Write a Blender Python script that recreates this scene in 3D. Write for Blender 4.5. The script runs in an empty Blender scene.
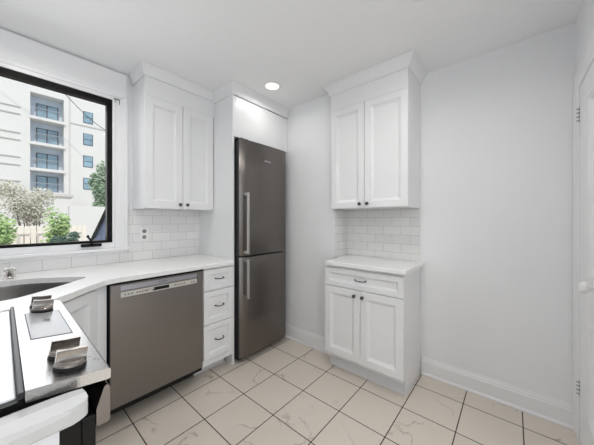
import bpy, bmesh, math, random
from mathutils import Vector, Matrix
PI = math.pi
S = bpy.context.scene
C = S.collection
H = 2.448                      # ceiling height

# ---------------------------------------------------------------- camera, world, sun, exposure
cam_d = bpy.data.cameras.new('camera'); cam = bpy.data.objects.new('camera', cam_d); C.objects.link(cam)
cam.location = (0, 0, 1.256)
cam.rotation_euler = (PI/2, 0, math.radians(40.55 - 90))
cam_d.sensor_width = 36; cam_d.lens = 252/594*36; cam_d.shift_y = -2.5/594
cam_d.clip_start = 0.02; cam_d.clip_end = 300
S.camera = cam
S.view_settings.view_transform = 'Standard'; S.view_settings.look = 'None'
S.view_settings.gamma = 1; S.view_settings.exposure = 0.0
S.view_settings.use_curve_mapping = False
S.cycles.use_denoising = True
S.cycles.max_bounces = 10; S.cycles.diffuse_bounces = 6

w = bpy.data.worlds.new('sky'); S.world = w; w.use_nodes = True
w.node_tree.nodes['Background'].inputs[0].default_value = (0.84, 0.92, 1.0, 1)
w.node_tree.nodes['Background'].inputs[1].default_value = 1.1

def light(name, kind, loc, rot, energy, color=(1, 1, 1), **kw):
    d = bpy.data.lights.new(name, kind); d.energy = energy; d.color = color
    for k, v in kw.items(): setattr(d, k, v)
    o = bpy.data.objects.new(name, d); o.location = loc; o.rotation_euler = rot
    C.objects.link(o); return o

light('sun', 'SUN', (0, 0, 20), (math.radians(40), math.radians(-12), 0), 2.1, (1, .96, .9), angle=math.radians(2))
# daylight entering by the kitchen window
light('window_daylight', 'AREA', (0.08, 2.47, 1.62), (-PI/2, 0, 0), 4.5, (.96, .97, 1), shape='RECTANGLE', size=.9, size_y=1.0)
# added soft fill from behind the camera, no known source there
light('rear_fill_light', 'AREA', (0.9, -2.55, 1.35), (PI/2, 0, 0), 9, (.97, .985, 1), shape='RECTANGLE', size=2.6, size_y=2.1)

# ---------------------------------------------------------------- helpers
def mat(name, col, rough=.5, metal=0, bump=0, bscale=200, spec=.5, coat=0, emis=None, estr=0, aniso=0, var=0, vscale=8, stretch=None, rvar=0):
    m = bpy.data.materials.new(name); m.use_nodes = True
    nt = m.node_tree; N = nt.nodes; L = nt.links; b = N['Principled BSDF']
    b.inputs['Base Color'].default_value = (*col, 1); b.inputs['Roughness'].default_value = rough
    b.inputs['Metallic'].default_value = metal; b.inputs['Specular IOR Level'].default_value = spec
    b.inputs['Coat Weight'].default_value = coat
    if aniso: b.inputs['Anisotropic'].default_value = aniso
    if emis: b.inputs['Emission Color'].default_value = (*emis, 1); b.inputs['Emission Strength'].default_value = estr
    tc = N.new('ShaderNodeTexCoord'); mp = N.new('ShaderNodeMapping'); L.new(tc.outputs['Object'], mp.inputs[0])
    if stretch: mp.inputs['Scale'].default_value = stretch
    nz = N.new('ShaderNodeTexNoise'); L.new(mp.outputs[0], nz.inputs['Vector'])
    nz.inputs['Scale'].default_value = vscale
    mx = N.new('ShaderNodeMix'); mx.data_type = 'RGBA'
    v = max(var, .01)
    mx.inputs['A'].default_value = (*[c*(1-v) for c in col], 1); mx.inputs['B'].default_value = (*[min(1, c*(1+v)) for c in col], 1)
    L.new(nz.outputs[0], mx.inputs['Factor']); L.new(mx.outputs['Result'], b.inputs['Base Color'])
    if rvar:
        mr = N.new('ShaderNodeMapRange'); mr.inputs['To Min'].default_value = rough-rvar; mr.inputs['To Max'].default_value = rough+rvar
        L.new(nz.outputs[0], mr.inputs['Value']); L.new(mr.outputs[0], b.inputs['Roughness'])
    if bump:
        nb = N.new('ShaderNodeTexNoise'); nb.inputs['Scale'].default_value = bscale; L.new(mp.outputs[0], nb.inputs['Vector'])
        bp = N.new('ShaderNodeBump'); bp.inputs['Strength'].default_value = bump; bp.inputs['Distance'].default_value = .002
        L.new(nb.outputs[0], bp.inputs['Height']); L.new(bp.outputs[0], b.inputs['Normal'])
    return m

def math_node(N, L, op, a, b=None, c=None):
    n = N.new('ShaderNodeMath'); n.operation = op
    for i, x in enumerate((a, b, c)):
        if x is None: continue
        if isinstance(x, (int, float)): n.inputs[i].default_value = x
        else: L.new(x, n.inputs[i])
    return n.outputs[0]

def floor_tile_material():
    m = bpy.data.materials.new('floor_tile'); m.use_nodes = True
    nt = m.node_tree; N = nt.nodes; L = nt.links; b = N['Principled BSDF']
    g = N.new('ShaderNodeNewGeometry'); sp = N.new('ShaderNodeSeparateXYZ'); L.new(g.outputs['Position'], sp.inputs[0])
    A, OX, OY, GR = .3050, .5233, 1.7815, .0030
    M = lambda *a: math_node(N, L, *a)
    fx = M('DIVIDE', M('SUBTRACT', sp.outputs[0], OX), A); fy = M('DIVIDE', M('SUBTRACT', sp.outputs[1], OY), A)
    ix = M('FLOOR', fx); iy = M('FLOOR', fy)
    dx = M('ABSOLUTE', M('SUBTRACT', M('FRACT', M('ADD', fx, .5)), .5)); dy = M('ABSOLUTE', M('SUBTRACT', M('FRACT', M('ADD', fy, .5)), .5))
    d = M('MINIMUM', dx, dy)                     # distance to the joint in tiles
    gr = M('LESS_THAN', d, GR/A)
    cid = N.new('ShaderNodeCombineXYZ'); L.new(ix, cid.inputs[0]); L.new(iy, cid.inputs[1])
    wn = N.new('ShaderNodeTexWhiteNoise'); wn.noise_dimensions = '3D'; L.new(cid.outputs[0], wn.inputs['Vector'])
    off = N.new('ShaderNodeVectorMath'); off.operation = 'MULTIPLY_ADD'
    L.new(wn.outputs['Color'], off.inputs[0]); off.inputs[1].default_value = (37, 53, 11); L.new(g.outputs['Position'], off.inputs[2])
    # broken grey-brown veins, different on every tile
    n1 = N.new('ShaderNodeTexNoise'); n1.inputs['Scale'].default_value = 2.3; n1.inputs['Detail'].default_value = 5; n1.inputs['Roughness'].default_value = .48
    n1.inputs['Distortion'].default_value = .25
    L.new(off.outputs[0], n1.inputs['Vector'])
    ridge = M('SUBTRACT', 1.0, M('MINIMUM', M('MULTIPLY', M('ABSOLUTE', M('SUBTRACT', n1.outputs[0], .5)), 115), 1.0))
    n2 = N.new('ShaderNodeTexNoise'); n2.inputs['Scale'].default_value = 3.2; L.new(off.outputs[0], n2.inputs['Vector'])
    mask = N.new('ShaderNodeMapRange'); mask.inputs['From Min'].default_value = .46; mask.inputs['From Max'].default_value = .60
    L.new(n2.outputs[0], mask.inputs['Value'])
    vein = M('MULTIPLY', M('MULTIPLY', ridge, mask.outputs[0]), .6)
    base = N.new('ShaderNodeMix'); base.data_type = 'RGBA'
    base.inputs['A'].default_value = (.665, .600, .52, 1); base.inputs['B'].default_value = (.72, .655, .575, 1)
    n3 = N.new('ShaderNodeTexNoise'); n3.inputs['Scale'].default_value = 4; n3.inputs['Detail'].default_value = 3; L.new(off.outputs[0], n3.inputs['Vector'])
    L.new(n3.outputs[0], base.inputs['Factor'])
    vm = N.new('ShaderNodeMix'); vm.data_type = 'RGBA'; L.new(vein, vm.inputs['Factor']); L.new(base.outputs['Result'], vm.inputs['A']); vm.inputs['B'].default_value = (.22, .17, .14, 1)
    gm = N.new('ShaderNodeMix'); gm.data_type = 'RGBA'; L.new(gr, gm.inputs['Factor']); L.new(vm.outputs['Result'], gm.inputs['A']); gm.inputs['B'].default_value = (.045, .033, .026, 1)
    L.new(gm.outputs['Result'], b.inputs['Base Color'])
    rr = N.new('ShaderNodeMapRange'); rr.inputs['To Min'].default_value = .38; rr.inputs['To Max'].default_value = .8; L.new(gr, rr.inputs['Value']); L.new(rr.outputs[0], b.inputs['Roughness'])
    hh = N.new('ShaderNodeMapRange'); hh.inputs['From Max'].default_value = GR/A*1.8; L.new(d, hh.inputs['Value'])
    bp = N.new('ShaderNodeBump'); bp.inputs['Strength'].default_value = .5; bp.inputs['Distance'].default_value = .0015; L.new(hh.outputs[0], bp.inputs['Height']); L.new(bp.outputs[0], b.inputs['Normal'])
    return m

def subway_material(name, axis, a0, z0, tw=.1525, th=.0762):
    m = bpy.data.materials.new(name); m.use_nodes = True
    nt = m.node_tree; N = nt.nodes; L = nt.links; b = N['Principled BSDF']
    g = N.new('ShaderNodeNewGeometry'); sp = N.new('ShaderNodeSeparateXYZ'); L.new(g.outputs['Position'], sp.inputs[0])
    cb = N.new('ShaderNodeCombineXYZ')
    L.new(math_node(N, L, 'SUBTRACT', sp.outputs[axis], a0), cb.inputs[0]); L.new(math_node(N, L, 'SUBTRACT', sp.outputs[2], z0), cb.inputs[1])
    br = N.new('ShaderNodeTexBrick'); L.new(cb.outputs[0], br.inputs['Vector'])
    br.inputs['Scale'].default_value = 1; br.inputs['Brick Width'].default_value = tw; br.inputs['Row Height'].default_value = th
    br.inputs['Mortar Size'].default_value = .0013; br.inputs['Mortar Smooth'].default_value = .1; br.offset = .5
    br.inputs['Color1'].default_value = (.82, .82, .81, 1); br.inputs['Color2'].default_value = (.77, .77, .765, 1); br.inputs['Mortar'].default_value = (.50, .50, .49, 1)
    L.new(br.outputs['Color'], b.inputs['Base Color']); b.inputs['Roughness'].default_value = .18
    iv = math_node(N, L, 'SUBTRACT', 1.0, br.outputs['Fac'])
    bp = N.new('ShaderNodeBump'); bp.inputs['Strength'].default_value = .4; bp.inputs['Distance'].default_value = .001
    L.new(iv, bp.inputs['Height']); L.new(bp.outputs[0], b.inputs['Normal'])
    return m

def glass_material(name, col=(1, 1, 1)):
    # clear pane: mostly transmits, with a fresnel reflection
    m = bpy.data.materials.new(name); m.use_nodes = True
    nt = m.node_tree; N = nt.nodes; L = nt.links
    N.remove(N['Principled BSDF']); out = N['Material Output']
    tr = N.new('ShaderNodeBsdfTransparent'); tr.inputs[0].default_value = (*col, 1)
    gl = N.new('ShaderNodeBsdfGlossy'); gl.inputs['Roughness'].default_value = .02
    fr = N.new('ShaderNodeFresnel'); fr.inputs[0].default_value = 1.2
    mx = N.new('ShaderNodeMixShader'); L.new(fr.outputs[0], mx.inputs[0]); L.new(tr.outputs[0], mx.inputs[1]); L.new(gl.outputs[0], mx.inputs[2]); L.new(mx.outputs[0], out.inputs[0])
    return m

M = {}
M['wall'] = mat('wall_paint', (.84, .85, .865), .6, bump=.05, bscale=90)
M['ceiling'] = mat('ceiling_paint', (.90, .905, .915), .7, bump=.05, bscale=60)
M['trim'] = mat('white_trim_paint', (.84, .84, .85), .32)
M['cabinet'] = mat('white_cabinet_lacquer', (.81, .815, .825), .3)
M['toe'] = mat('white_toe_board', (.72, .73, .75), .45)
M['quartz'] = mat('white_quartz', (.86, .86, .85), .2, var=.03, vscale=40)
M['ledge'] = mat('ledge_laminate', (.60, .60, .595), .25)
M['floor'] = floor_tile_material()
M['tile_n'] = subway_material('subway_tile_north', 0, .019, .914)
M['tile_sill'] = subway_material('subway_tile_sill', 0, .175-.0733, .914, .1465, .0762)
M['tile_e'] = subway_material('subway_tile_east', 1, .58, .898)
M['tile_r'] = subway_material('subway_tile_return', 0, 2.236, .898)
M['black'] = mat('black_window_frame', (.008, .007, .007), .5, spec=.15)
M['glass'] = glass_material('window_glass')
M['steel_dw'] = mat('brushed_stainless', (.250, .230, .219), .31, 1, aniso=.6, var=.02, vscale=3, stretch=(60, 60, .6), rvar=.02)
M['steel_fr'] = mat('dark_stainless', (.19, .175, .163), .28, 1, aniso=.3, var=.01, vscale=3, stretch=(1, 1, 90), rvar=.005)
M['steel_pocket'] = mat('grey_steel_band', (.42, .42, .46), .35, 1)
M['steel_panel'] = mat('bright_brushed_steel', (.55, .545, .54), .28, 1, var=.05, vscale=420, rvar=.03)
M['handle_steel'] = mat('satin_steel_handle', (.60, .58, .56), .3, 1)
M['chrome'] = mat('chrome', (.72, .69, .66), .12, 1)
M['knob_metal'] = mat('polished_knob_metal', (.36, .335, .31), .20, 1)
M['pewter'] = mat('dark_pewter', (.10, .095, .09), .3, 1)
M['fridge_side'] = mat('fridge_grey_side', (.045, .045, .048), .4)
M['black_pl'] = mat('black_plastic', (.007, .007, .007), .4, spec=.25)
M['beige_pl'] = mat('silver_control_strip', (.62, .60, .56), .35, .3)
M['grey_print'] = mat('grey_print', (.25, .24, .23), .5)
M['sink'] = mat('sink_steel', (.13, .125, .12), .32, 1, var=.05, vscale=3, stretch=(1, 1, 12))
M['cooktop'] = mat('white_glass_cooktop', (.86, .87, .90), .08)
M['display'] = mat('pale_display_glass', (.35, .355, .37), .15)
M['plastic'] = mat('white_plastic', (.82, .82, .81), .35)
M['lamp'] = mat('lamp_diffuser', (1, .95, .85), .5, emis=(1, .93, .76), estr=1.05)
M['dark_slot'] = mat('dark_slot', (.05, .05, .05), .5)
M['ground'] = mat('yard_ground', (.45, .42, .36), .9, var=.25, vscale=2)
M['render_wall'] = mat('pale_render', (.68, .675, .66), .85, var=.04, vscale=.6)
M['render_ledge'] = mat('grey_ledge', (.56, .54, .52), .85)
M['balcony'] = mat('recess_blue_shade', (.60, .68, .78), .8)  # bluish sky-lit shade of the recess, put into the colour
M['facade_glass'] = mat('facade_window_glass', (.25, .38, .47), .12, var=.5, vscale=.9)
M['facade_frame'] = mat('facade_window_frame', (.08, .10, .13), .5)
M['rail'] = mat('rail_metal', (.35, .36, .38), .5)
M['fence'] = mat('whitewashed_fence', (.80, .74, .66), .8, var=.08, vscale=5)
M['leaf_light'] = mat('light_green_leaves', (.36, .50, .20), .6, var=.45, vscale=5)
M['leaf_dark'] = mat('dark_green_leaves', (.07, .13, .09), .6, var=.4, vscale=5)
M['leaf_mid'] = mat('mid_green_leaves', (.30, .40, .27), .6, var=.4, vscale=5)
M['leaf_pale'] = mat('pale_autumn_leaves', (.58, .56, .46), .7, var=.3, vscale=4)
M['bark'] = mat('bark', (.22, .18, .15), .9, var=.3, vscale=20)
M['cable'] = mat('black_cable', (.03, .03, .03), .6)
M['canvas'] = mat('slate_blue_canvas', (.16, .19, .28), .8, var=.3, vscale=12)

def world_loc(p):
    v = Vector((0, 0, 0))
    while p is not None: v = v + p.location; p = p.parent
    return v

def obj(name, bm, m, parent=None, base=None, smooth=False):
    """link the bmesh (world coordinates) as ONE mesh object; m a material or a list"""
    me = bpy.data.meshes.new(name)
    if parent is not None: off = world_loc(parent)
    elif base is not None: off = Vector(base)
    else: off = Vector((0, 0, 0))
    bmesh.ops.translate(bm, verts=bm.verts, vec=-off)
    bm.normal_update(); bm.to_mesh(me); bm.free()
    for x in (m if isinstance(m, (list, tuple)) else [m]): me.materials.append(M[x] if isinstance(x, str) else x)
    if smooth:
        for p in me.polygons: p.use_smooth = True
        try: me.set_sharp_from_angle(angle=math.radians(38))
        except Exception: pass
    o = bpy.data.objects.new(name, me); C.objects.link(o)
    if parent is not None: o.parent = parent
    elif base is not None: o.location = base
    return o

def tag(o, label, cat, group=None, kind=None):
    o['label'] = label; o['category'] = cat
    if group: o['group'] = group
    if kind: o['kind'] = kind
    return o
def thing(name, loc, label, cat, group=None):
    o = bpy.data.objects.new(name, None); o.empty_display_size = .1; C.objects.link(o); o.location = loc
    return tag(o, label, cat, group)
def struct(name, bm, m, parent=None, smooth=False):
    o = obj(name, bm, m, parent, smooth=smooth)
    if parent is None: o['kind'] = 'structure'
    return o
def plabel(o, l): o['label'] = l; return o

def box(bm, x0, x1, y0, y1, z0, z1, bev=0, seg=2, mi=0):
    vs = [bm.verts.new((x, y, z)) for x in (x0, x1) for y in (y0, y1) for z in (z0, z1)]
    fs = [bm.faces.new([vs[i] for i in f]) for f in ((0,1,3,2),(4,6,7,5),(0,4,5,1),(2,3,7,6),(0,2,6,4),(1,5,7,3))]
    for f in fs: f.material_index = mi
    if bev: bmesh.ops.bevel(bm, geom=list({e for f in fs for e in f.edges}), offset=bev, segments=seg, affect='EDGES', profile=.5)
    return bm
def BX(*a, **k): return box(bmesh.new(), *a, **k)
def prism(bm, pts, z0, z1, bev=0, seg=2, top_only=False, mi=0):
    """vertical prism over a plan polygon"""
    n = len(pts)
    a = [bm.verts.new((p[0], p[1], z0)) for p in pts]; b = [bm.verts.new((p[0], p[1], z1)) for p in pts]
    fs = [bm.faces.new(a[::-1]), bm.faces.new(b)] + [bm.faces.new((a[i], a[(i+1) % n], b[(i+1) % n], b[i])) for i in range(n)]
    for f in fs: f.material_index = mi
    bmesh.ops.recalc_face_normals(bm, faces=fs)
    if bev:
        es = set(fs[1].edges)
        if not top_only: es |= set(fs[0].edges)
        bmesh.ops.bevel(bm, geom=list(es), offset=bev, segments=seg, affect='EDGES', profile=.5)
    return bm
def tube(bm, pts, r, n=10, cap=True):
    """round bar through points; r a number or a list"""
    pts = [Vector(p) for p in pts]; rs = r if isinstance(r, (list, tuple)) else [r]*len(pts)
    rings = []; up = None
    for i, p in enumerate(pts):
        d = (pts[min(i+1, len(pts)-1)] - pts[max(i-1, 0)]).normalized()
        if up is None:
            up = Vector((0, 0, 1)) if abs(d.z) < .9 else Vector((1, 0, 0))
        s = d.cross(up).normalized(); up = s.cross(d).normalized()
        rings.append([bm.verts.new(p + (s*math.cos(2*PI*k/n) + up*math.sin(2*PI*k/n))*rs[i]) for k in range(n)])
    for i in range(len(rings)-1):
        for k in range(n): bm.faces.new((rings[i][k], rings[i][(k+1) % n], rings[i+1][(k+1) % n], rings[i+1][k]))
    if cap: bm.faces.new(rings[0][::-1]); bm.faces.new(rings[-1])
    return bm
def lathe(bm, prof, c, ax=(0, 0, 1), n=28, mi=0):
    """prof: (radius, distance along axis)"""
    ax = Vector(ax).normalized(); s = ax.orthogonal().normalized(); t = ax.cross(s); c = Vector(c)
    rings = []
    for r, d in prof:
        if r < 1e-6: rings.append([bm.verts.new(c + ax*d)])
        else: rings.append([bm.verts.new(c + ax*d + (s*math.cos(2*PI*k/n) + t*math.sin(2*PI*k/n))*r) for k in range(n)])
    for a, b in zip(rings, rings[1:]):
        for k in range(n):
            q = [a[k % len(a)], a[(k+1) % len(a)], b[(k+1) % len(b)], b[k % len(b)]]
            u = []
            for v in q:
                if v not in u: u.append(v)
            if len(u) > 2: bm.faces.new(u).material_index = mi
    if len(rings[0]) > 1: bm.faces.new(rings[0][::-1]).material_index = mi
    if len(rings[-1]) > 1: bm.faces.new(rings[-1]).material_index = mi
    bmesh.ops.recalc_face_normals(bm, faces=bm.faces)
    return bm

class Plane:
    """a vertical face: plan origin, plan direction of width, outward plan normal"""
    def __init__(s, o, u, n): s.o = Vector((*o, 0)); s.u = Vector((*u, 0)).normalized(); s.n = Vector((*n, 0)).normalized()
    def p(s, a, d, z): v = s.o + s.u*a + s.n*d; return Vector((v.x, v.y, z))
def pbox(bm, P, a0, a1, d0, d1, z0, z1, bev=0, seg=2, mi=0):
    vs = [bm.verts.new(P.p(a, d, z)) for a in (a0, a1) for d in (d0, d1) for z in (z0, z1)]
    fs = [bm.faces.new([vs[i] for i in f]) for f in ((0,1,3,2),(4,6,7,5),(0,4,5,1),(2,3,7,6),(0,2,6,4),(1,5,7,3))]
    for f in fs: f.material_index = mi
    bmesh.ops.recalc_face_normals(bm, faces=fs)
    if bev: bmesh.ops.bevel(bm, geom=list({e for f in fs for e in f.edges}), offset=bev, segments=seg, affect='EDGES', profile=.5)
    return bm
PROF = [(0, -.019), (0, -.0025), (.0025, 0), (.058, 0), (.061, -.004), (.066, -.006), (.070, -.0145), (.071, -.0145)]
PROF_E = [(0, -.019), (0, -.0025), (.0025, 0), (.052, 0), (.055, -.0045), (.060, -.006), (.073, -.0150), (.074, -.0150)]
def panel_front(P, a0, a1, z0, z1, prof=PROF, d=0.019, k=1.0):
    """a door or drawer front with a profiled frame round a sunk panel"""
    bm = bmesh.new(); rings = []
    for i, dd in prof:
        i = i*k if i > .003 else i
        rings.append([bm.verts.new(P.p(a, d+dd, z)) for a, z in ((a0+i, z0+i), (a1-i, z0+i), (a1-i, z1-i), (a0+i, z1-i))])
    for r, q in zip(rings, rings[1:]):
        for j in range(4): bm.faces.new((r[j], r[(j+1) % 4], q[(j+1) % 4], q[j]))
    bm.faces.new(rings[0]); bm.faces.new(rings[-1])
    bmesh.ops.recalc_face_normals(bm, faces=bm.faces)
    return bm
def knob(P, a, z, parent, d=.019):
    c = P.p(a, d, z); bm = bmesh.new()
    lathe(bm, [(.006, 0), (.0055, .008), (.006, .013), (.012, .017), (.0145, .022), (.013, .027), (.007, .030), (0, .031)], c, P.n, 18)
    o = obj('knob', bm, 'pewter', parent, smooth=True); plabel(o, 'dark pewter round knob'); return o
def pull(P, a, z, parent, d=.019, w=.038, r=.0042, name='handle'):
    bm = bmesh.new(); pts = []
    for i in range(13):
        t = i/12; s = math.sin(PI*t)
        pts.append(P.p(a-w+2*w*t, d + .026*min(1, 2.2*s**.8) - .001*(s == 0), z - .003*s))
    tube(bm, pts, [r*(1.5 if i in (0, 12) else 1.0) for i in range(13)], 8)
    o = obj(name, bm, 'pewter', parent, smooth=True); plabel(o, 'dark pewter bow handle'); return o

def sweep(bm, path, prof, flip=1, close_ends=True):
    """moulding: profile (out, z) swept along a plan path with mitres; out is to the right of travel times flip"""
    pts = [Vector(p) for p in path]; nrm = []
    for i in range(len(pts)):
        dirs = []
        if i > 0: dirs.append((pts[i]-pts[i-1]).normalized())
        if i < len(pts)-1: dirs.append((pts[i+1]-pts[i]).normalized())
        ns = [Vector((d.y, -d.x))*flip for d in dirs]
        if len(ns) == 1: nrm.append(ns[0])
        else:
            v = (ns[0]+ns[1]).normalized(); nrm.append(v/ v.dot(ns[0]))
    rings = [[bm.verts.new((p.x+n.x*o, p.y+n.y*o, z)) for o, z in prof] for p, n in zip(pts, nrm)]
    k = len(prof)
    for r, q in zip(rings, rings[1:]):
        for j in range(k): bm.faces.new((r[j], r[(j+1) % k], q[(j+1) % k], q[j]))
    bm.faces.new(rings[0]); bm.faces.new(rings[-1])
    bmesh.ops.recalc_face_normals(bm, faces=bm.faces)
    return bm
def crown_profile(z0, z1, pr):
    """solid crown: closed section from the cabinet face (0) out to pr at the ceiling"""
    h = z1-z0; pts = [(-.004, z0), (pr*.14, z0), (pr*.20, z0+.06*h), (pr*.28, z0+.14*h)]
    for i in range(1, 8):
        t = i/8; pts.append((pr*(.28+.62*(t**1.35)), z0 + h*(.14+.72*(t**.85))))
    pts += [(pr*.94, z1-.12*h), (pr, z1-.08*h), (pr, z1), (-.004, z1)]
    return pts
def text(name, body, size, loc, rot, m, parent, depth=.0004):
    cu = bpy.data.curves.new(name, 'FONT'); cu.body = body; cu.size = size; cu.extrude = depth; cu.align_x = 'CENTER'; cu.align_y = 'CENTER'
    tmp = bpy.data.objects.new(name, cu); C.objects.link(tmp)
    dg = bpy.context.evaluated_depsgraph_get(); me = bpy.data.meshes.new_from_object(tmp.evaluated_get(dg))
    bpy.data.objects.remove(tmp); me.materials.clear(); me.materials.append(M[m])
    o = bpy.data.objects.new(name, me); C.objects.link(o); o.parent = parent
    o.location = Vector(loc) - world_loc(parent); o.rotation_euler = rot
    return o

# ---------------------------------------------------------------- room shell
YN, XE, XP, YP, XW, YS = 2.415, 2.242, 2.0, 1.262, -.49, -.290
struct('floor', BX(XW-.12, 3.0, -2.6, YN+.12, -.12, 0), 'floor')
struct('ceiling', BX(XW-.12, 3.0, -2.6, YN+.12, H, H+.12), 'ceiling')
WX0, WX1, WZ0, WZ1 = -.40, .566, 1.080, 2.207        # rough opening of the window
bm = bmesh.new()
box(bm, XW-.12, WX0, YN, YN+.12, 0, H); box(bm, WX1, XE+.12, YN, YN+.12, 0, H)
box(bm, WX0, WX1, YN, YN+.12, 0, WZ0); box(bm, WX0, WX1, YN, YN+.12, WZ1, H)
struct('wall_north', bm, 'wall')
struct('wall_east', BX(XE, XE+.12, YS-.12, YP, 0, H), 'wall')
struct('wall_northeast', BX(XP, XE+.12, YP, YN, 0, H), 'wall')
struct('wall_west', BX(XW-.12, XW, -2.6, YN, 0, H), 'wall')
DX0, DX1, DZ = 1.30, 2.098, 1.995                     # door opening in the south wall
bm = bmesh.new()
box(bm, DX1+.004, XE, YS-.12, YS, 0, H); box(bm, 1.05, DX0-.004, YS-.12, YS, 0, H); box(bm, DX0-.004, DX1+.004, YS-.12, YS, DZ+.004, H)
struct('wall_south', bm, 'wall')

# baseboards with shoe moulding
BB = [(0, 0), (.026, 0), (.026, .010), (.020, .018), (.015, .020), (.015, .104), (.011, .110), (.011, .118), (.006, .128), (.004, .138), (0, .138)]
struct('baseboard_east', sweep(bmesh.new(), [(XE, .566), (XE, YS+.001)], BB, 1), 'trim')
struct('baseboard_northeast', sweep(bmesh.new(), [(XP, YN-.001), (XP, YP), (XP+.03, YP)], BB, 1), 'trim')

# door and its casing in the south wall
bm = bmesh.new()
CAS = [(0, 0), (.007, 0), (.009, .006), (.009, .052), (.013, .062), (.013, .085), (0, .085)]  # (out from wall, across)
def casing(bm, x_in, x_out, z0, z1):
    s = 1 if x_out > x_in else -1
    a = [[bm.verts.new((x_in + s*c*(abs(x_out-x_in)/.085), YS+o, z)) for o, c in CAS] for z in (z0, z1)]
    k = len(CAS)
    for j in range(k): bm.faces.new((a[0][j], a[0][(j+1) % k], a[1][(j+1) % k], a[1][j]))
    bm.faces.new(a[0]); bm.faces.new(a[1])
casing(bm, DX1+.01, 2.232, 0, DZ+.012); casing(bm, DX0-.01, DX0-.11, 0, DZ+.012)
a = [[bm.verts.new((x, YS+o, DZ+.012+c*1.25)) for o, c in CAS] for x in (DX0-.11, 2.232)]
k = len(CAS)
for j in range(k): bm.faces.new((a[0][j], a[0][(j+1) % k], a[1][(j+1) % k], a[1][j]))
bm.faces.new(a[0]); bm.faces.new(a[1]); bmesh.ops.recalc_face_normals(bm, faces=bm.faces)
struct('trim_1', bm, 'trim')
PD = Plane((0, YS-.024), (1, 0), (0, 1))
bm = bmesh.new()
pbox(bm, PD, DX0, DX1, -.01, .0, .008, DZ)
for x0, x1, z0, z1 in ((DX0, DX0+.19, .008, DZ), (DX1-.19, DX1, .008, DZ), (DX0+.19, DX1-.19, .008, .25), (DX0+.19, DX1-.19, .74, .98), (DX0+.19, DX1-.19, 1.87, DZ)):
    pbox(bm, PD, x0, x1, 0, .028, z0, z1)
door = struct('door_1', bm, 'trim')
for z0, z1 in ((.25, .74), (.98, 1.87)):
    pf = [(0, 0.0), (0, .026), (.012, .022), (.020, .012), (.026, .008), (.075, .022), (.076, .022)]
    bm = bmesh.new(); rr = []
    for i, dd in pf: rr.append([bm.verts.new(PD.p(x, dd, z)) for x, z in ((DX0+.19+i, z0+i), (DX1-.19-i, z0+i), (DX1-.19-i, z1-i), (DX0+.19+i, z1-i))])
    for r, q in zip(rr, rr[1:]):
        for j in range(4): bm.faces.new((r[j], r[(j+1) % 4], q[(j+1) % 4], q[j]))
    bm.faces.new(rr[0]); bm.faces.new(rr[-1]); bmesh.ops.recalc_face_normals(bm, faces=bm.faces)
    struct('door_panel', bm, 'trim', door)
bm = bmesh.new(); lathe(bm, [(.022, 0), (.022, .004), (.010, .008), (.009, .022), (.018, .030), (.027, .042), (.026, .054), (.014, .062), (0, .064)], (1.715, YS-.002, .95), (0, 1, 0), 20)
struct('door_knob', bm, 'plastic', door, True)
for z in (1.845, .315):
    bm = bmesh.new()
    box(bm, 2.086, 2.100, YS-.003, YS+.002, z-.043, z+.043)
    tube(bm, [(2.105, YS+.010, z-.046), (2.105, YS+.010, z+.046)], .0055, 10)
    h_ = struct('hinge', bm, 'trim', door)
    bm = bmesh.new()
    for dz in (-.032, -.011, .011, .032): tube(bm, [(2.105, YS+.0095, z+dz-.0035), (2.105, YS+.0095, z+dz+.0035)], .0075, 10)
    box(bm, 2.088, 2.098, YS+.002, YS+.0035, z-.034, z-.026); box(bm, 2.088, 2.098, YS+.002, YS+.0035, z+.026, z+.034)
    struct('hinge_pin', bm, 'rail', h_)

# ---------------------------------------------------------------- window
bm = bmesh.new()   # white casing, stool and cornice above
def vcas(bm, x_in, x_out, z0, z1):
    s = 1 if x_out > x_in else -1
    pr = [(0, 0), (.008, 0), (.010, .012), (.016, .016), (.016, .040), (.020, .044), (.020, .075), (.027, .082), (.027, .098), (.020, .106), (0, .106)]
    a = [[bm.verts.new((x_in + s*c, YN-o, z)) for o, c in pr] for z in (z0, z1)]; k = len(pr)
    fs = [bm.faces.new((a[0][j], a[0][(j+1) % k], a[1][(j+1) % k], a[1][j])) for j in range(k)] + [bm.faces.new(a[0]), bm.faces.new(a[1])]
    bmesh.ops.recalc_face_normals(bm, faces=fs)
vcas(bm, WX1, WX1+.106, 1.035, 2.24)
box(bm, XW+.002, WX0, YN-.020, YN, 1.035, 2.24)
hp = [(0, 2.207), (.014, 2.207), (.014, 2.232), (.020, 2.236), (.020, 2.252), (.023, 2.262)]
for i in range(1, 8):
    t = i/8; hp.append((.021+.006*t**1.6, 2.262+.150*t))
hp += [(.028, 2.418), (.028, 2.429), (0, 2.429)]
sweep(bm, [(XW+.002, YN), (.655, YN)], hp, 1)
struct('window_casing', bm, 'trim')['kind'] = 'structure'
bm = bmesh.new()
box(bm, XW+.002, .672, YN-.048, YN+.03, 1.012, 1.037, .006, 3)
box(bm, XW+.002, .664, YN-.022, YN, .990, 1.012, .003)
struct('window_sill', bm, 'trim')
bm = bmesh.new(); FW = .034
for a in ((WX0, WX1, WZ0, WZ0+.018), (WX0, WX1, WZ1-FW-.008, WZ1), (WX0, WX0+FW, WZ0+.018, WZ1-FW-.008), (WX1-FW, WX1, WZ0+.018, WZ1-FW-.008)):
    box(bm, a[0], a[1], YN-.006, YN+.05, a[2], a[3], .002, 1)
wf = struct('window_1', bm, 'black')
struct('window_pane', BX(WX0+FW-.004, WX1-FW+.004, YN+.024, YN+.030, WZ0+.02, WZ1-FW), 'glass', wf)
bm = bmesh.new(); box(bm, WX0, WX1, YN-.010, YN-.0005, WZ0-.0425, WZ0-.001)
struct('window_reveal', bm, 'trim', wf)
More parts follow.
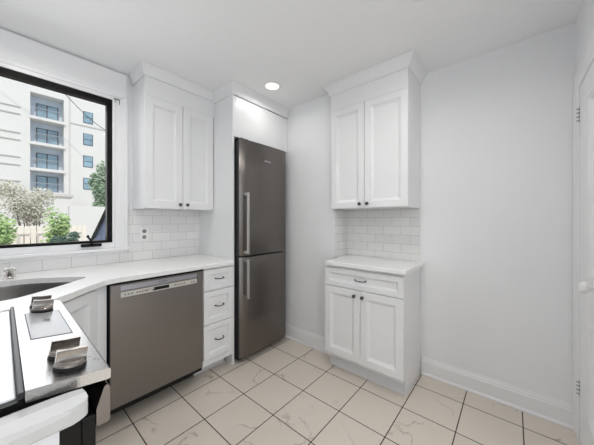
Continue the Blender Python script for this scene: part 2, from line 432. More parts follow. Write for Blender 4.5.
# crank at the foot of the frame
bm = bmesh.new()
box(bm, .372, .494, YN-.030, YN-.0105, 1.056, 1.078, .005, 3)
tube(bm, [(.436, YN-.026, 1.070), (.432, YN-.036, 1.092), (.420, YN-.044, 1.112), (.410, YN-.050, 1.128)], [.009, .0065, .006, .0065], 10)
lathe(bm, [(0, -.009), (.008, -.006), (.009, .002), (.006, .010), (0, .012)], (.407, YN-.052, 1.134), (0, -.5, 1), 12)
cr = struct('window_crank', bm, 'black', wf, True)
# little blind bracket on the casing
bm = bmesh.new()
box(bm, .572, .610, YN-.028, YN-.0165, 2.214, 2.218); box(bm, .607, .610, YN-.028, YN-.0205, 2.180, 2.218); box(bm, .584, .586, YN-.024, YN-.0165, 2.194, 2.218)
tag(obj('blind_bracket', bm, 'pewter', base=(.59, YN-.03, 2.17)), 'small bent metal blind bracket at the upper right of the window', 'bracket')

# ---------------------------------------------------------------- splash tiling
struct('trim_2', BX(.6725, 1.2975, YN-.008, YN-.0005, .915, 1.346), 'tile_n')
struct('trim_3', BX(XW+.002, .6725, YN-.008, YN-.0005, .915, .9900), 'tile_sill')
struct('trim_4', BX(XE-.008, XE-.0005, .582, YP-.008, .915, 1.346), 'tile_e')
struct('trim_5', BX(XP+.01, XE-.0085, YP-.008, YP-.0005, .915, 1.346), 'tile_r')
M['chr_edge'] = mat('tile_edge_strip', (.35, .34, .33), .4, .6)

# outlet
o_ = thing('wall_outlet', (.792, YN-.008, 1.075), 'white twin power outlet on the tiled splash beside the window', 'outlet')
obj('cover_plate', BX(.757, .827, YN-.013, YN-.008, 1.077, 1.193, .002, 2), 'plastic', o_)
for z in (1.110, 1.160):
    bm = bmesh.new(); lathe(bm, [(.0165, 0), (.0165, .002), (.015, .003)], (.792, YN-.013, z), (0, -1, 0), 20)
    s_ = obj('socket', bm, 'grey_print', o_); plabel(s_, 'grey round socket face')

# ---------------------------------------------------------------- north run: base units
PN = Plane((0, 1.820), (1, 0), (0, -1))          # cabinet box faces, doors stand 19 mm proud
dc = thing('drawer_base_cabinet', (1.137, 2.1, 0), 'narrow white base cabinet with three drawers between dishwasher and fridge', 'cabinet')
bm = bmesh.new(); box(bm, 1.001, 1.276, 1.820, YN-.002, .112, .882); obj('body', bm, 'cabinet', dc)
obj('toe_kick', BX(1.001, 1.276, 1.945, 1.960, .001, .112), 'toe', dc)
for i, (z0, z1) in enumerate(((.701, .868), (.441, .695), (.168, .435))):
    d_ = obj('drawer', panel_front(PN, 1.005, 1.272, z0, z1, k=.72), 'cabinet', dc)
    pull(PN, 1.140, (z0+z1)/2+.006, d_, w=.036)

# corner unit on the diagonal
A0, A1 = Vector((.114, 1.464)), Vector((.385, 1.768))
dv = (A1-A0).normalized(); nv = Vector((dv.y, -dv.x))
cc = thing('corner_sink_cabinet', (.1, 1.95, 0), 'white corner base cabinet with a diagonal door under the sink', 'cabinet')
q0 = A0 - nv*.045; q1 = A1 - nv*.045
bm = bmesh.new(); prism(bm, [(q0.x, q0.y), (q1.x, q1.y), (.398, 1.815), (.398, YN-.002), (XW+.002, YN-.002), (XW+.002, 1.475), (q0.x-.02, 1.475)], .112, .70)
prism(bm, [(q0.x, q0.y), (q1.x, q1.y), (.398, 1.815), (.398, 1.84), (q1.x-.02, q1.y+.035), (q0.x-.02, q0.y+.03)], .70, .882)
obj('body', bm, 'cabinet', cc)
t0, t1 = q0-nv*.06, q1-nv*.06
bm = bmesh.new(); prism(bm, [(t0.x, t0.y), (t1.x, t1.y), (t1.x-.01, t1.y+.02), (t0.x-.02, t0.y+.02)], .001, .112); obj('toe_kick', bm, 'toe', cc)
PC = Plane((q0.x, q0.y), (dv.x, dv.y), (nv.x, nv.y)); LD = (q1-q0).length
d_ = obj('door', panel_front(PC, .02, LD-.035, .135, .868), 'cabinet', cc)
knob(PC, .06, .80, d_)

# countertop with the sink cut out of it
ct = thing('countertop', (.4, 2.1, .884), 'long white quartz countertop running under the window to the fridge panel', 'countertop')
outer = [(XW+.003, 1.464), (.085, 1.464), (.114, 1.470), (.300, 1.680), (.345, 1.728), (.380, 1.758), (.415, 1.774), (.460, 1.780), (1.268, 1.780), (1.268, 1.842), (1.2975, 1.842), (1.2975, YN-.003), (XW+.003, YN-.003)]
RIM = [(-.30, 1.72), (-.12, 1.640), (.0, 1.640), (.040, 1.650), (.093, 1.690), (.160, 1.752), (.226, 1.820), (.290, 1.888), (.322, 1.930), (.328, 1.952), (.310, 1.975), (.263, 2.018), (.215, 2.060), (.164, 2.100), (.125, 2.130), (.085, 2.148), (.03, 2.160), (-.05, 2.160), (-.18, 2.13), (-.29, 2.06), (-.34, 1.95), (-.345, 1.82)]
def slab_with_hole(outer, hole, z0, z1, bev):
    bm = bmesh.new()
    def loop(pts, z): 
        vs = [bm.verts.new((x, y, z)) for x, y in pts]; return vs, [bm.edges.new((vs[i], vs[(i+1) % len(vs)])) for i in range(len(vs))]
    n = len(outer); h = len(hole)
    in1 = outer
    ot, et = loop(outer, z1); ht, eh = loop(hole, z1)
    bmesh.ops.triangle_fill(bm, use_beauty=True, use_dissolve=False, edges=et+eh)
    ob = [bm.verts.new((x, y, z0)) for x, y in outer]; hb = [bm.verts.new((x, y, z0)) for x, y in hole]
    side = [bm.faces.new((ot[i], ot[(i+1) % n], ob[(i+1) % n], ob[i])) for i in range(n)]
    for i in range(h): bm.faces.new((ht[i], ht[(i+1) % h], hb[(i+1) % h], hb[i]))
    eb = [bm.edges.get((ob[i], ob[(i+1) % n])) for i in range(n)] + [bm.edges.get((hb[i], hb[(i+1) % h])) for i in range(h)]
    bmesh.ops.triangle_fill(bm, use_beauty=True, use_dissolve=False, edges=eb)
    bmesh.ops.recalc_face_normals(bm, faces=bm.faces)
    if bev: bmesh.ops.bevel(bm, geom=[e for e in et[:10] if e.is_valid], offset=bev, segments=2, affect='EDGES', profile=.5)
    return bm
obj('slab', slab_with_hole(outer, RIM, .884, .914, .003), 'quartz', ct)
# sink bowl
sk = thing('corner_sink', (0, 1.9, .68), 'undermount stainless steel sink with curved back, sunk in the corner countertop', 'sink')
cx = sum(p[0] for p in RIM)/len(RIM); cy = sum(p[1] for p in RIM)/len(RIM)
bm = bmesh.new(); lv = [(1.03, .883), (1.0, .8825), (.985, .87), (.95, .72), (.90, .705), (.5, .70), (.08, .698)]
rr = [[bm.verts.new((cx+(x-cx)*s, cy+(y-cy)*s, z)) for x, y in RIM] for s, z in lv]
for r, q in zip(rr, rr[1:]):
    for j in range(len(RIM)): bm.faces.new((r[j], r[(j+1) % len(RIM)], q[(j+1) % len(RIM)], q[j]))
bm.faces.new(rr[-1]); bmesh.ops.recalc_face_normals(bm, faces=bm.faces); bmesh.ops.reverse_faces(bm, faces=bm.faces)
bo = obj('bowl', bm, 'sink', sk, smooth=True)
md = bo.modifiers.new('thick', 'SOLIDIFY'); md.thickness = .0015
bm = bmesh.new(); lathe(bm, [(.045, 0), (.045, .003), (.035, .004), (.030, 0), (0, .001)], (cx, cy, .7005), n=24); obj('drain', bm, 'chrome', sk, smooth=True)
# chrome cap behind the sink
ac = thing('air_gap_cap', (.028, 2.215, .914), 'small chrome fitting standing on the counter behind the sink', 'faucet fitting')
bm = bmesh.new(); lathe(bm, [(.026, 0), (.026, .004), (.020, .008), (.019, .014), (.0225, .018), (.0225, .030), (.018, .034), (.018, .040), (.0245, .044), (.0245, .060), (.020, .064), (0, .066)], (.028, 2.215, .914), n=20)
obj('cap', bm, 'chrome', ac, smooth=True)

# ---------------------------------------------------------------- dishwasher
dw = thing('dishwasher', (.70, 2.1, 0), 'stainless steel dishwasher under the counter left of the drawers', 'dishwasher')
X0, X1, YF = .411, .989, 1.790
obj('tub', BX(X0-.004, X1+.009, YF+.03, YN-.05, .10, .880), 'black_pl', dw)
obj('toe_panel', BX(X0, X1, 1.960, 1.970, .003, .10), 'black_pl', dw)
# door face with the long handle recess
bm = bmesh.new(); RX0, RX1, RZ0, RZ1 = .462, .946, .785, .858
vs = {}
xs = [X0, RX0, RX1, X1]; zs = [.138, RZ0, RZ1, .867]
for i, x in enumerate(xs):
    for j, z in enumerate(zs): vs[i, j] = bm.verts.new((x, YF, z))
for i in range(3):
    for j in range(3):
        if (i, j) != (1, 1): bm.faces.new((vs[i, j], vs[i+1, j], vs[i+1, j+1], vs[i, j+1]))
inner = [bm.verts.new((x, YF+.012, z)) for x, z in ((RX0, RZ0), (RX1, RZ0), (RX1, RZ1), (RX0, RZ1))]
oc = [vs[1, 1], vs[2, 1], vs[2, 2], vs[1, 2]]
for k in range(4): bm.faces.new((oc[k], oc[(k+1) % 4], inner[(k+1) % 4], inner[k]))
bm.faces.new(inner)
bk = [bm.verts.new((x, YF+.028, z)) for x, z in ((X0, .138), (X1, .138), (X1, .867), (X0, .867))]
rim = [[vs[i, 0] for i in range(4)], [vs[3, j] for j in range(4)], [vs[i, 3] for i in (3, 2, 1, 0)], [vs[0, j] for j in (3, 2, 1, 0)]]
for k, r in enumerate(rim): bm.faces.new(r + [bk[(k+1) % 4], bk[k]])
bm.faces.new(bk); bmesh.ops.recalc_face_normals(bm, faces=bm.faces)
dd = obj('door', bm, 'steel_dw', dw)
plabel(obj('grey_band', BX(RX0+.001, RX1-.001, YF+.002, YF+.010, .829, .857), 'steel_pocket', dd), 'blue-grey steel band with small lettering')
cs = obj('control_strip', BX(RX0+.001, RX1-.001, YF+.001, YF+.0115, .786, .819, .001, 1), 'beige_pl', dw); plabel(cs, 'pale silver strip of touch controls')
bm = bmesh.new(); box(bm, .640, .745, YF-.0005, YF+.004, .793, .815, .003, 2); plabel(obj('grip_pocket', bm, 'black_pl', cs), 'black finger pocket')
bm = bmesh.new(); box(bm, .600, .652, YF-.0008, YF+.004, .800, .814, .003, 2); obj('grip_lip', bm, 'chrome', cs)
for x in [.480+.018*i for i in range(3)] + [.545+.0155*i for i in range(5)] + [.778+.017*i for i in range(5)] + [.898, .915]:
    obj('button', BX(x, x+.0105, YF-.0004, YF+.002, .798, .807), 'grey_print', cs)
text('brand_lettering', 'BOSCH', .016, (.705, YF+.0012, .843), (PI/2, 0, 0), 'dark_slot', dd)
bm = bmesh.new(); box(bm, X0-.004, X1+.009, YF+.006, YF+.030, .868, .8835); obj('top_gasket', bm, 'black_pl', dw)

# ---------------------------------------------------------------- fridge and its surround
sr = thing('refrigerator_surround', (1.6, 2.1, 0), 'tall white side panel with a plain white cabinet above the fridge and crown', 'cabinet')
obj('side_panel', BX(1.298, 1.316, 1.848, YN-.002, .001, H-.10), 'cabinet', sr)
obj('overhead_box', BX(1.316, XP-.003, 1.860, YN-.002, 1.990, H-.10), 'cabinet', sr)
obj('front_panel', BX(1.299, XP-.004, 1.846, 1.8585, 1.988, H-.105), 'cabinet', sr)
obj('crown_moulding', sweep(bmesh.new(), [(1.298, 2.150), (1.298, 1.846), (XP-.001, 1.846)], crown_profile(2.350, H-.001, .032), 1), 'cabinet', sr, smooth=True)

fr = thing('refrigerator', (1.64, 2.1, 0), 'tall two-door dark stainless steel fridge in the corner', 'refrigerator')
FX0, FX1, FY = 1.337, 1.925, 1.775
obj('body', BX(FX0+.004, FX1-.004, 1.846, YN-.03, .022, 1.958, .004, 2), 'fridge_side', fr)
for x in (FX0+.05, FX1-.05):
    for y in (1.88, 2.33):
        bm = bmesh.new(); lathe(bm, [(.018, 0), (.018, .02), (.010, .023)], (x, y, 0), n=12); obj('foot', bm, 'black_pl', fr)
def fridge_door(z0, z1):
    # gently bowed front, dark edge
    bm = bmesh.new(); n = 14; rows = []
    for i in range(n+1):
        t = i/n; x = FX0 + (FX1-FX0)*t; e = min(t, 1-t)
        y = FY + .010*(2*t-1)**2 + (.020*(1-min(1, e/.05))**2)
        rows.append((x, y))
    pts = rows + [(FX1, 1.840), (FX0, 1.840)]
    prism(bm, pts, z0, z1, .004, 2)
    for f in bm.faces:
        c = f.calc_center_median()
        if f.normal.x < -.85 and c.x < FX0+.004 or c.y > 1.83: f.material_index = 1
    return bm
fd = []
for z0, z1 in ((.050, .930), (.940, 1.965)): fd.append(obj('door', fridge_door(z0, z1), ['steel_fr', 'fridge_side'], fr, smooth=True))
for f_, z0, z1 in ((fd[0], .575, .915), (fd[1], .962, 1.495)):
    bm = bmesh.new(); hx = 1.378
    box(bm, hx-.011, hx+.011, FY-.050, FY-.036, z0, z1, .003, 2)
    for z in (z0+.014, z1-.014): box(bm, hx-.010, hx+.010, FY-.038, FY+.010, z-.011, z+.011, .002, 1)
    plabel(obj('handle', bm, 'handle_steel', f_, smooth=True), 'satin steel bar handle')
text('brand_lettering', 'Blomberg', .020, (1.645, FY-.0008, 1.812), (PI/2, 0, 0), 'plastic', fd[1], .0006)
obj('hinge_cover', BX(FX0+.01, FX0+.10, 1.80, 1.95, 1.958, 1.976, .004, 2), 'black_pl', fr)
obj('kick_plate', BX(FX0+.01, FX1-.01, 1.83, 1.846, .022, .05), 'black_pl', fr)

# ---------------------------------------------------------------- north upper cabinet
uc = thing('upper_cabinet', (1.0, 2.28, 1.347), 'white two-door wall cabinet between the window and the fridge panel', 'cabinet')
PU = Plane((0, 2.161), (1, 0), (0, -1)); UX0, UX1 = .707, 1.2965
obj('body', BX(UX0, UX1, 2.161, YN-.002, 1.348, H-.08), 'cabinet', uc)
for a0, a1, kx in ((UX0, 1.0020, .973), (1.0060, UX1-.006, 1.035)):
    d_ = obj('door', panel_front(PU, a0, a1, 1.350, 2.2225), 'cabinet', uc)
    knob(PU, kx, 1.385, d_)
obj('frieze', BX(UX0, UX1, 2.1422, 2.161, 2.2228, H-.08), 'cabinet', uc)
obj('crown_moulding', sweep(bmesh.new(), [(UX0, YN-.03), (UX0, 2.142), (UX1, 2.142)], crown_profile(2.370, H-.001, .034), 1), 'cabinet', uc, smooth=True)

# ---------------------------------------------------------------- east cabinets
PE = Plane((1.799, 0), (0, 1), (-1, 0))
bc = thing('base_cabinet', (2.0, .88, 0), 'white base cabinet with one drawer over two doors against the bare wall', 'cabinet')
BY0, BY1 = .577, 1.210
bm = bmesh.new(); box(bm, 1.799, XE-.002, BY0, BY1, .125, .8835)
obj('body', bm, 'cabinet', bc)
obj('side_skin', BX(1.86, XE-.003, BY0-.0015, BY0+.003, .001, .8835), 'cabinet', bc)
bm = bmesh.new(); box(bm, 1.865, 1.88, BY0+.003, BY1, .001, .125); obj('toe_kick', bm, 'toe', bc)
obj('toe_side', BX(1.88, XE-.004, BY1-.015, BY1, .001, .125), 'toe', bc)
d_ = obj('drawer', panel_front(PE, BY0-.012, BY1, .716, .862, PROF_E, k=.72), 'cabinet', bc); pull(PE, .885, .792, d_, w=.044)
for a0, a1, ky in ((BY0-.012, .8860, .863), (.8902, BY1, .931)):
    d_ = obj('door', panel_front(PE, a0, a1, .150, .7095, PROF_E), 'cabinet', bc); knob(PE, ky, .667, d_)
bm = bmesh.new(); prism(bm, [(1.755, .545), (1.755, 1.190), (1.765, 1.200), (1.996, 1.200), (2.03, 1.252), (XE-.009, 1.252), (XE-.009, .56), (XE-.009, .545)], .884, .914, .003, 2)
tag(obj('counter_slab', bm, 'quartz', base=(2.0, .88, .884)), 'short white countertop slab on the two-door base cabinet', 'countertop')

ue = thing('upper_cabinet', (2.07, .9, 1.352), 'tall white two-door wall cabinet above the short counter on the right', 'cabinet')
PF = Plane((1.939, 0), (0, 1), (-1, 0)); EY0, EY1 = .578, 1.240
obj('body', BX(1.939, XE-.002, EY0, EY1, 1.353, H-.08), 'cabinet', ue)
for a0, a1, ky in ((EY0+.001, .9190, .889), (.9230, EY1-.001, .955)):
    d_ = obj('door', panel_front(PF, a0, a1, 1.356, 2.2255, PROF_E), 'cabinet', ue); knob(PF, ky, 1.389, d_)
obj('frieze', BX(1.9202, 1.939, EY0, EY1, 2.2258, H-.08), 'cabinet', ue)
obj('crown_moulding', sweep(bmesh.new(), [(XE-.002, EY0), (1.921, EY0), (1.921, EY1), (1.998, EY1)], crown_profile(2.368, H-.001, .052), -1), 'cabinet', ue, smooth=True)

# ---------------------------------------------------------------- range
rg = thing('range', (-.16, 1.08, 0), 'stainless steel kitchen range with white glass cooktop in the left foreground', 'range')
RY0, RY1 = .702, 1.458
ZA, ZB, XA, XB = .932, .917, .028, .162      # sloping control panel: back and front edge
obj('body', BX(XW+.003, .110, RY0+.006, RY1-.004, .02, .905), 'black_pl', rg)
plabel(obj('cooktop', BX(XW+.01, .017, RY0+.022, RY1-.026, .906, .916, .002, 2), 'cooktop', rg), 'white glass cooktop')
obj('cooktop_trim', BX(XW+.006, .0275, RY0+.004, RY1-.006, .9055, .9125, .001, 1), 'black_pl', rg)
obj('trim_bar', BX(.0185, .0275, RY0+.010, RY1-.010, .9126, .926, .001, 1), 'fridge_side', rg)
bm = bmesh.new()
sec = [(XA, ZA), (XB-.004, ZB+.0005), (XB, ZB-.003), (XB, ZB-.020), (XB-.004, ZB-.024), (XB-.05, ZA-.055), (XA, ZA-.055)]
sec = [(XA, ZA), (XB-.004, ZB+.0005), (XB, ZB-.003), (XB, ZB-.022), (XB-.004, ZB-.024), (XA+.004, ZA-.024), (XA, ZA-.023)]
a = [[bm.verts.new((x, y, z)) for x, z in sec] for y in (RY0, RY1)]; k = len(sec)
for j in range(k): bm.faces.new((a[0][j], a[0][(j+1) % k], a[1][(j+1) % k], a[1][j]))
bm.faces.new(a[0]); bm.faces.new(a[1]); bmesh.ops.recalc_face_normals(bm, faces=bm.faces)
cp = obj('control_panel', bm, 'steel_panel', rg)
tilt = math.atan2(ZA-ZB, XB-XA); nn = Vector((math.sin(tilt), 0, math.cos(tilt))); tt = Vector((math.cos(tilt), 0, -math.sin(tilt)))
def onp(x, y, up=0):   # point on the panel
    return Vector((x, y, ZA-(x-XA)*math.tan(tilt))) + nn*up
def pslab(bm, x0, x1, y0, y1, h0, h1):
    vs = [bm.verts.new(onp(x, y, h)) for x in (x0, x1) for y in (y0, y1) for h in (h0, h1)]
    fs = [bm.faces.new([vs[i] for i in f]) for f in ((0,1,3,2),(4,6,7,5),(0,4,5,1),(2,3,7,6),(0,2,6,4),(1,5,7,3))]
    bmesh.ops.recalc_face_normals(bm, faces=fs)
bm = bmesh.new(); pslab(bm, .0492, .1368, .996, 1.288, -.001, .0006)
dsf = plabel(obj('display_frame', bm, 'black_pl', rg), 'thin black outline of the display')
bm = bmesh.new(); pslab(bm, .0514, .1343, 1.001, 1.284, .0001, .0009); plabel(obj('display_glass', bm, 'display', dsf), 'pale grey display glass')
bm = bmesh.new()
for dx, dy, w_, l_ in ((.090, 1.172, .003, .020), (.096, 1.166, .004, .014), (.086, 1.160, .014, .004), (.098, 1.176, .003, .007)): pslab(bm, dx, dx+w_, dy, dy+l_, .001, .0016)
obj('display_symbol', bm, 'dark_slot', dsf)
for dx, dy in ((.118, .845), (.130, .79), (.134, .80), (.138, .79), (.142, .765), (.146, .772), (.150, .762), (.128, .77), (.120, .80)):
    bm = bmesh.new(); pslab(bm, dx, dx+.003, dy, dy+.004, -.0005, .0004); obj('printed_mark', bm, 'grey_print', cp)
def range_knob(x, y):
    c = onp(x, y)
    bm = bmesh.new(); lathe(bm, [(.0290, 0), (.0290, .005), (.0265, .0075), (.024, .010)], c, nn, 32)
    kb = obj('control_knob', bm, 'black_pl', rg, smooth=True); plabel(kb, 'black based control knob with polished metal cap')
    bm = bmesh.new(); lathe(bm, [(.0245, .0085), (.0275, .0095), (.0280, .0145), (.0262, .0165), (.0275, .0180), (.0250, .0205), (.018, .0215), (0, .0217)], c, nn, 22)
    r_ = obj('ring', bm, 'knob_metal', kb)
    bm = bmesh.new()
    # raised flared grip lying across the cap
    L = .026
    rows = []
    for t in range(9):
        s = -1 + 2*t/8; xx = s*L*1.02; wz = .0055+.0030*abs(s)**2
        rows.append([c + tt*xx + Vector((0, dy, 0)) + nn*hh for dy, hh in ((-wz, .019), (-wz*.75, .030), (-wz*1.0, .040+.002*abs(s)), (wz*1.0, .040+.002*abs(s)), (wz*.75, .030), (wz, .019))])
    rv = [[bm.verts.new(p) for p in r] for r in rows]
    for r, q in zip(rv, rv[1:]):
        for j in range(6): bm.faces.new((r[j], r[(j+1) % 6], q[(j+1) % 6], q[j]))
    bm.faces.new(rv[0]); bm.faces.new(rv[-1]); bmesh.ops.recalc_face_normals(bm, faces=bm.faces)
    bmesh.ops.bevel(bm, geom=[e for e in bm.edges if e.calc_face_angle(0) > .5], offset=.001, segments=2, affect='EDGES')
    obj('grip', bm, 'knob_metal', kb, smooth=True)
for x, y in ((.099, .758), (.097, .832), (.094, 1.298), (.094, 1.372)): range_knob(x, y)
# oven door and its handle, seen end on under the panel
obj('oven_door', BX(.110, .1375, RY0+.012, RY1-.012, .20, .820, .004, 2), 'black_pl', rg)
bm = bmesh.new(); sec = [(.138, .790), (.160, .788), (.1635, .792), (.1635, .868), (.158, .876), (.152, .872), (.138, .828)]
a = [[bm.verts.new((x, y, z)) for x, z in sec] for y in (RY0+.012, RY1-.012)]; k = len(sec)
for j in range(k): bm.faces.new((a[0][j], a[0][(j+1) % k], a[1][(j+1) % k], a[1][j]))
bm.faces.new(a[0]); bm.faces.new(a[1]); bmesh.ops.recalc_face_normals(bm, faces=bm.faces)
plabel(obj('oven_handle', bm, 'steel_dw', rg), 'chrome bar handle of the oven door')
obj('drawer_front', BX(.110, .136, RY0+.012, RY1-.012, .06, .19, .004, 2), 'black_pl', rg)

# narrow white ledge on the near side of the range
ld = thing('end_ledge', (-.18, .64, 0), 'narrow white ledge with rounded corner beside the near end of the range', 'countertop')
bm = bmesh.new()
sec = [(.690, .885), (.688, .906), (.646, .914), (.607, .914), (.600, .907), (.600, .890), (.606, .884)]   # (y, z)
n = 7
pl = []
for i in range(n+1):
    t = i/n; pl.append((.040 + .068*math.sin(t*PI/2), .030*(1-math.cos(t*PI/2))))   # end rounded in plan: x, squeeze in y
ring0 = [bm.verts.new((XW+.003, y, z)) for y, z in sec]
rings = [ring0]
for x, sq in pl:
    rings.append([bm.verts.new((x, max(y, .600+sq*.9) if y < .65 else y - sq*.35, z)) for y, z in sec])
for r, q in zip(rings, rings[1:]):
    for j in range(len(sec)): bm.faces.new((r[j], r[(j+1) % len(sec)], q[(j+1) % len(sec)], q[j]))
bm.faces.new(rings[0]); bm.faces.new(rings[-1]); bmesh.ops.recalc_face_normals(bm, faces=bm.faces)
obj('ledge_top', bm, 'ledge', ld)
obj('side_board', BX(XW+.003, .066, .615, .680, .001, .8835), 'cabinet', ld)

# ---------------------------------------------------------------- ceiling lamps
def ceiling_lamp(x, y, e, label):
    t = thing('recessed_ceiling_lamp', (x, y, H), label, 'ceiling light', 'recessed ceiling lamps')
    bm = bmesh.new(); lathe(bm, [(.082, 0), (.082, -.003), (.074, -.006), (.060, -.004), (.060, 0)], (x, y, H), n=40); obj('trim_ring', bm, 'trim', t, smooth=True)
    bm = bmesh.new(); lathe(bm, [(.060, -.001), (.060, -.0035), (.040, -.005), (0, -.0055)], (x, y, H), n=40); plabel(obj('diffuser', bm, 'lamp', t, smooth=True), 'glowing warm diffuser')
    l = light('lamp_light', 'AREA', (x, y, H-.012), (0, 0, 0), e, (1, .98, .95), shape='DISK', size=.12); l.data.spread = math.radians(160)
ceiling_lamp(1.560, 1.625, 1.2, 'round recessed lamp in the ceiling in front of the fridge')
ceiling_lamp(1.410, .345, 1.8, 'round recessed lamp at the top edge of the photo, towards the right')
ceiling_lamp(.120, 1.800, 3.5, 'round recessed lamp at the top edge of the photo, near the window')
ceiling_lamp(.95, .62, 4.5, 'added unseen recessed fill lamp in the ceiling above the middle of the floor')  # extra lamp, added to brighten the far wall and cabinets
# invented dome lamp behind the camera, added to brighten ceiling and walls
t = thing('added_dome_lamp', (-.22, -1.0, H), 'added unseen fill lamp, a white flush dome on the ceiling behind the camera', 'ceiling light')
bm = bmesh.new(); lathe(bm, [(.15, 0), (.15, -.02), (.135, -.025), (.12, 0)], (-.22, -1.0, H), n=32); obj('base_ring', bm, 'trim', t, smooth=True)
bm = bmesh.new(); lathe(bm, [(.13*math.cos(a*PI/16), -.022-.05*math.sin(a*PI/16)) for a in range(8)] + [(0, -.072)], (-.22, -1.0, H), n=32); obj('dome', bm, 'lamp', t, smooth=True)
light('dome_fill_light', 'POINT', (-.22, -1.0, H-.22), (0, 0, 0), 16, (1, .98, .95), shadow_soft_size=.12)

# ---------------------------------------------------------------- outside
struct('ground', BX(-60, 60, YN+.2, 90, -.6, -.4), 'ground')
FYD = 42.0
bd = thing('apartment_building', (4, FYD+5, -.4), 'pale apartment building with stacked balconies seen through the window', 'building')
bm = bmesh.new()
BX0_, BX1_, BT = 2.07, 4.92, 16.0
box(bm, -22, BX0_, FYD, FYD+10, -.4, 22); box(bm, BX1_, 24, FYD, FYD+10, -.4, 22)
box(bm, BX0_, BX1_, FYD+1.6, FYD+10, -.4, 22); box(bm, BX0_, BX1_, FYD, FYD+1.6, BT, 22); box(bm, BX0_, BX1_, FYD, FYD+1.6, -.4, 4.6)
obj('wall', bm, 'render_wall', bd)
obj('recess_shade_sheet', BX(BX0_+.01, BX1_-.01, FYD+1.5, FYD+1.59, 4.6, BT-.01), 'balcony', bd)  # added sheet whose blue-grey colour paints the shade inside the recess
for z in (4.55, 7.3, 10.3, 13.25):
    b_ = obj('balcony', BX(BX0_-.05, BX1_+.1, FYD-.25, FYD+1.5, z-.32, z), 'render_wall', bd)
    bm = bmesh.new()
    box(bm, BX0_+.02, BX1_-.02, FYD-.2, FYD-.16, z+1.0, z+1.05)
    for i in range(20): box(bm, BX0_+.05+i*.145, BX0_+.07+i*.145, FYD-.19, FYD-.17, z, z+1.0)
    obj('railing', bm, 'rail', b_)
    wb = BX(BX0_+.55, BX1_-.35, FYD+1.40, FYD+1.5, z+.05, z+2.05); wn_ = obj('window', wb, 'facade_frame', bd)
    bm = bmesh.new(); box(bm, BX0_+.65, BX0_+1.42, FYD+1.36, FYD+1.41, z+.15, z+1.95); box(bm, BX0_+1.55, BX1_-.45, FYD+1.36, FYD+1.41, z+.15, z+1.95); obj('pane', bm, 'facade_glass', wn_)
for z in (6.55, 9.1, 10.9+.0, 13.5):
    z0 = {6.55: 5.2, 9.1: 8.1, 10.9: 10.95, 13.5: 13.8}[z]
    wn_ = obj('window', BX(6.75, 7.75, FYD-.03, FYD+.1, z0, z0+1.5), 'facade_frame', bd)
    bm = bmesh.new(); box(bm, 6.83, 7.67, FYD-.06, FYD-.02, z0+.08, z0+.70); box(bm, 6.83, 7.67, FYD-.06, FYD-.02, z0+.78, z0+1.42); obj('pane', bm, 'facade_glass', wn_)
bm = bmesh.new()
for z in (5.6, 7.4, 8.3, 10.2, 11.0, 13.1, 13.9): box(bm, -22, 1.3, FYD-.12, FYD, z, z+.10)
box(bm, 5.45, 24, FYD-.08, FYD, 13.35, 13.5); box(bm, 5.40, 5.50, FYD-.06, FYD, 4.0, 17)
obj('facade_bands', bm, 'render_ledge', bd)
pw = thing('podium_wall', (0, 37, -.4), 'pale low wall with a grey coping in front of the apartment building', 'wall')
obj('wall_face', BX(-22, 4.8, 36, 40, -.4, 3.72), 'render_wall', pw)
obj('coping', BX(-22, 5.0, 35.8, 40, 3.72, 3.98), 'render_ledge', pw)
tag(obj('garden_wall', BX(1.55, 14, 12, 12.3, -.4, 1.77), 'render_wall', base=(5, 12, -.4)), 'plain pale garden wall outside, at the right of the window view', 'wall')
# utility cable
bm = bmesh.new()
p0, p1 = Vector((4.3, 38, 15.6)), Vector((9.4, 38, 11.7)); pts = [p0.lerp(p1, t/12) - Vector((0, 0, .5*math.sin(PI*t/12))) for t in range(13)]
pts = [p0 + (p0-p1)*2] + pts + [p1 + (p1-p0)*2]
tube(bm, pts, .035, 6)
tag(obj('utility_cable', bm, 'cable', base=(5, 38, 13)), 'thin dark overhead cable crossing in front of the pale building', 'cable')
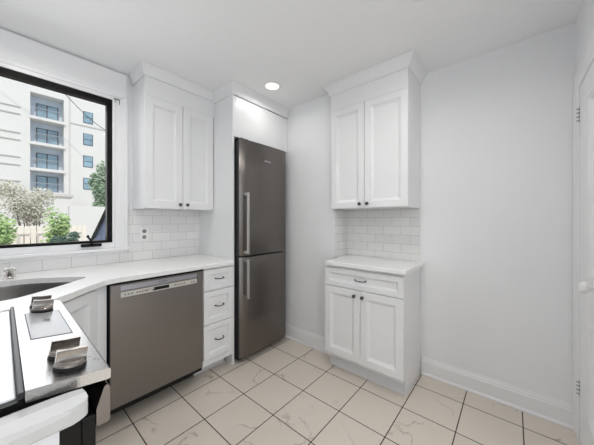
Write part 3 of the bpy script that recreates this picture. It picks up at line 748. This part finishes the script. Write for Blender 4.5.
# fence
fn = thing('picket_fence', (.5, 9, -.4), 'whitewashed wooden fence behind the bushes in the yard', 'fence')
bm = bmesh.new(); x = -3.0; i = 0
while x < 1.5:
    box(bm, x, x+.092, 9, 9.02, -.38, 1.10 + (.0 if i % 2 else .015), .004, 1); x += .108; i += 1
obj('pickets', bm, 'fence', fn)
bm = bmesh.new()
for z in (-.1, .88): box(bm, -3, 1.5, 9.021, 9.06, z, z+.09)
obj('rail', bm, 'fence', fn)
bm = bmesh.new(); x = -3.0
while x < 1.5: box(bm, x, x+.20, 8.97, 8.999, .90, .925); box(bm, x, x+.02, 8.97, 8.999, .3, .90); x += .324
obj('batten', bm, 'render_ledge', fn)
def bush(name, c, rad, n, leaf, m, label, cat, trunk=True, sparse=False, seed=1):
    random.seed(seed); t = thing(name, (c[0], c[1], -.4), label, cat)
    bm = bmesh.new(); blobs = [(Vector((c[0]+random.uniform(-.55, .55)*rad[0], c[1]+random.uniform(-.5, .5)*rad[1], c[2]+random.uniform(-.6, .6)*rad[2])), random.uniform(.32, .55)) for _ in range(9)]
    for _ in range(n):
        b, s = random.choice(blobs); v = Vector((random.gauss(0, 1), random.gauss(0, 1), random.gauss(0, 1))).normalized()*(random.random()**.4)
        p = b + Vector((v.x*rad[0]*s, v.y*rad[1]*s, v.z*rad[2]*s))
        d = Vector((random.gauss(0, 1), random.gauss(0, 1), random.gauss(0, .6))).normalized(); e = d.orthogonal().normalized()*.32*leaf; d = d*leaf
        q = d.cross(e).normalized()*leaf*.12
        a = [bm.verts.new(p - d*.5), bm.verts.new(p + e + q), bm.verts.new(p + d*.5), bm.verts.new(p - e + q)]
        bm.faces.new((a[0], a[1], a[2])); bm.faces.new((a[0], a[2], a[3]))
    obj('foliage', bm, m, t)
    bm = bmesh.new()
    for b, s in blobs:
        g = Vector((c[0]+random.uniform(-.05, .05), c[1], -.4)); mid = g.lerp(b, .5) + Vector((random.uniform(-.1, .1), 0, .1))
        r = .03*max(rad[0], .6); tube(bm, [g, mid, b + Vector((0, 0, rad[2]*.2))], [r, r*.7, r*.25], 6)
    obj('stem', bm, 'bark', t)
bush('leafy_shrub', (-.28, 7.2, .85), (.62, .5, .75), 2600, .085, 'leaf_light', 'bright green leafy shrub at the left edge of the window view', 'shrub', seed=3)
bush('leafy_shrub', (.68, 6.6, .88), (.24, .25, .62), 1100, .07, 'leaf_light', 'light green shrub rising behind the dark bush', 'shrub', seed=5)
bush('dark_bush', (.70, 6.0, .82), (.22, .25, .30), 1500, .055, 'leaf_dark', 'low dark green bush right of the fence', 'bush', seed=7)
bush('sparse_tree', (.75, 14, 1.95), (1.15, .8, .95), 3200, .085, 'leaf_pale', 'sparse tree with pale pinkish leaves behind the fence', 'tree', seed=9)
bush('leafy_tree', (3.05, 14.5, 2.6), (.65, .6, 1.5), 2600, .14, 'leaf_mid', 'green tree standing behind the garden wall at the right', 'tree', seed=11)
# folded parasol leaning outside the window
um = thing('folded_parasol', (.80, 4.0, -.4), 'folded dark parasol with slate blue canvas leaning just outside the window', 'parasol')
bm = bmesh.new(); tube(bm, [(.005, 4.0, -.40), (.40, 4.0, .42), (.70, 4.0, .93), (.93, 4.0, 1.52)], .020, 10); obj('pole', bm, 'black_pl', um)
bm = bmesh.new()
rows = []
for t in range(8):
    s = t/7; c = Vector((.80, 4.05, .45)).lerp(Vector((.93, 4.05, 1.45)), s); r = .15*(1-s)+.02
    rows.append([bm.verts.new(c + Vector((math.cos(a_)*r*(1+.25*math.cos(6*a_)), math.sin(a_)*r*(1+.25*math.cos(6*a_)), 0))) for a_ in [2*PI*q/24 for q in range(24)]])
for r, q in zip(rows, rows[1:]):
    for j in range(24): bm.faces.new((r[j], r[(j+1) % 24], q[(j+1) % 24], q[j]))
bm.faces.new(rows[0]); bm.faces.new(rows[-1]); bmesh.ops.recalc_face_normals(bm, faces=bm.faces)
obj('canopy', bm, 'canvas', um, smooth=True)
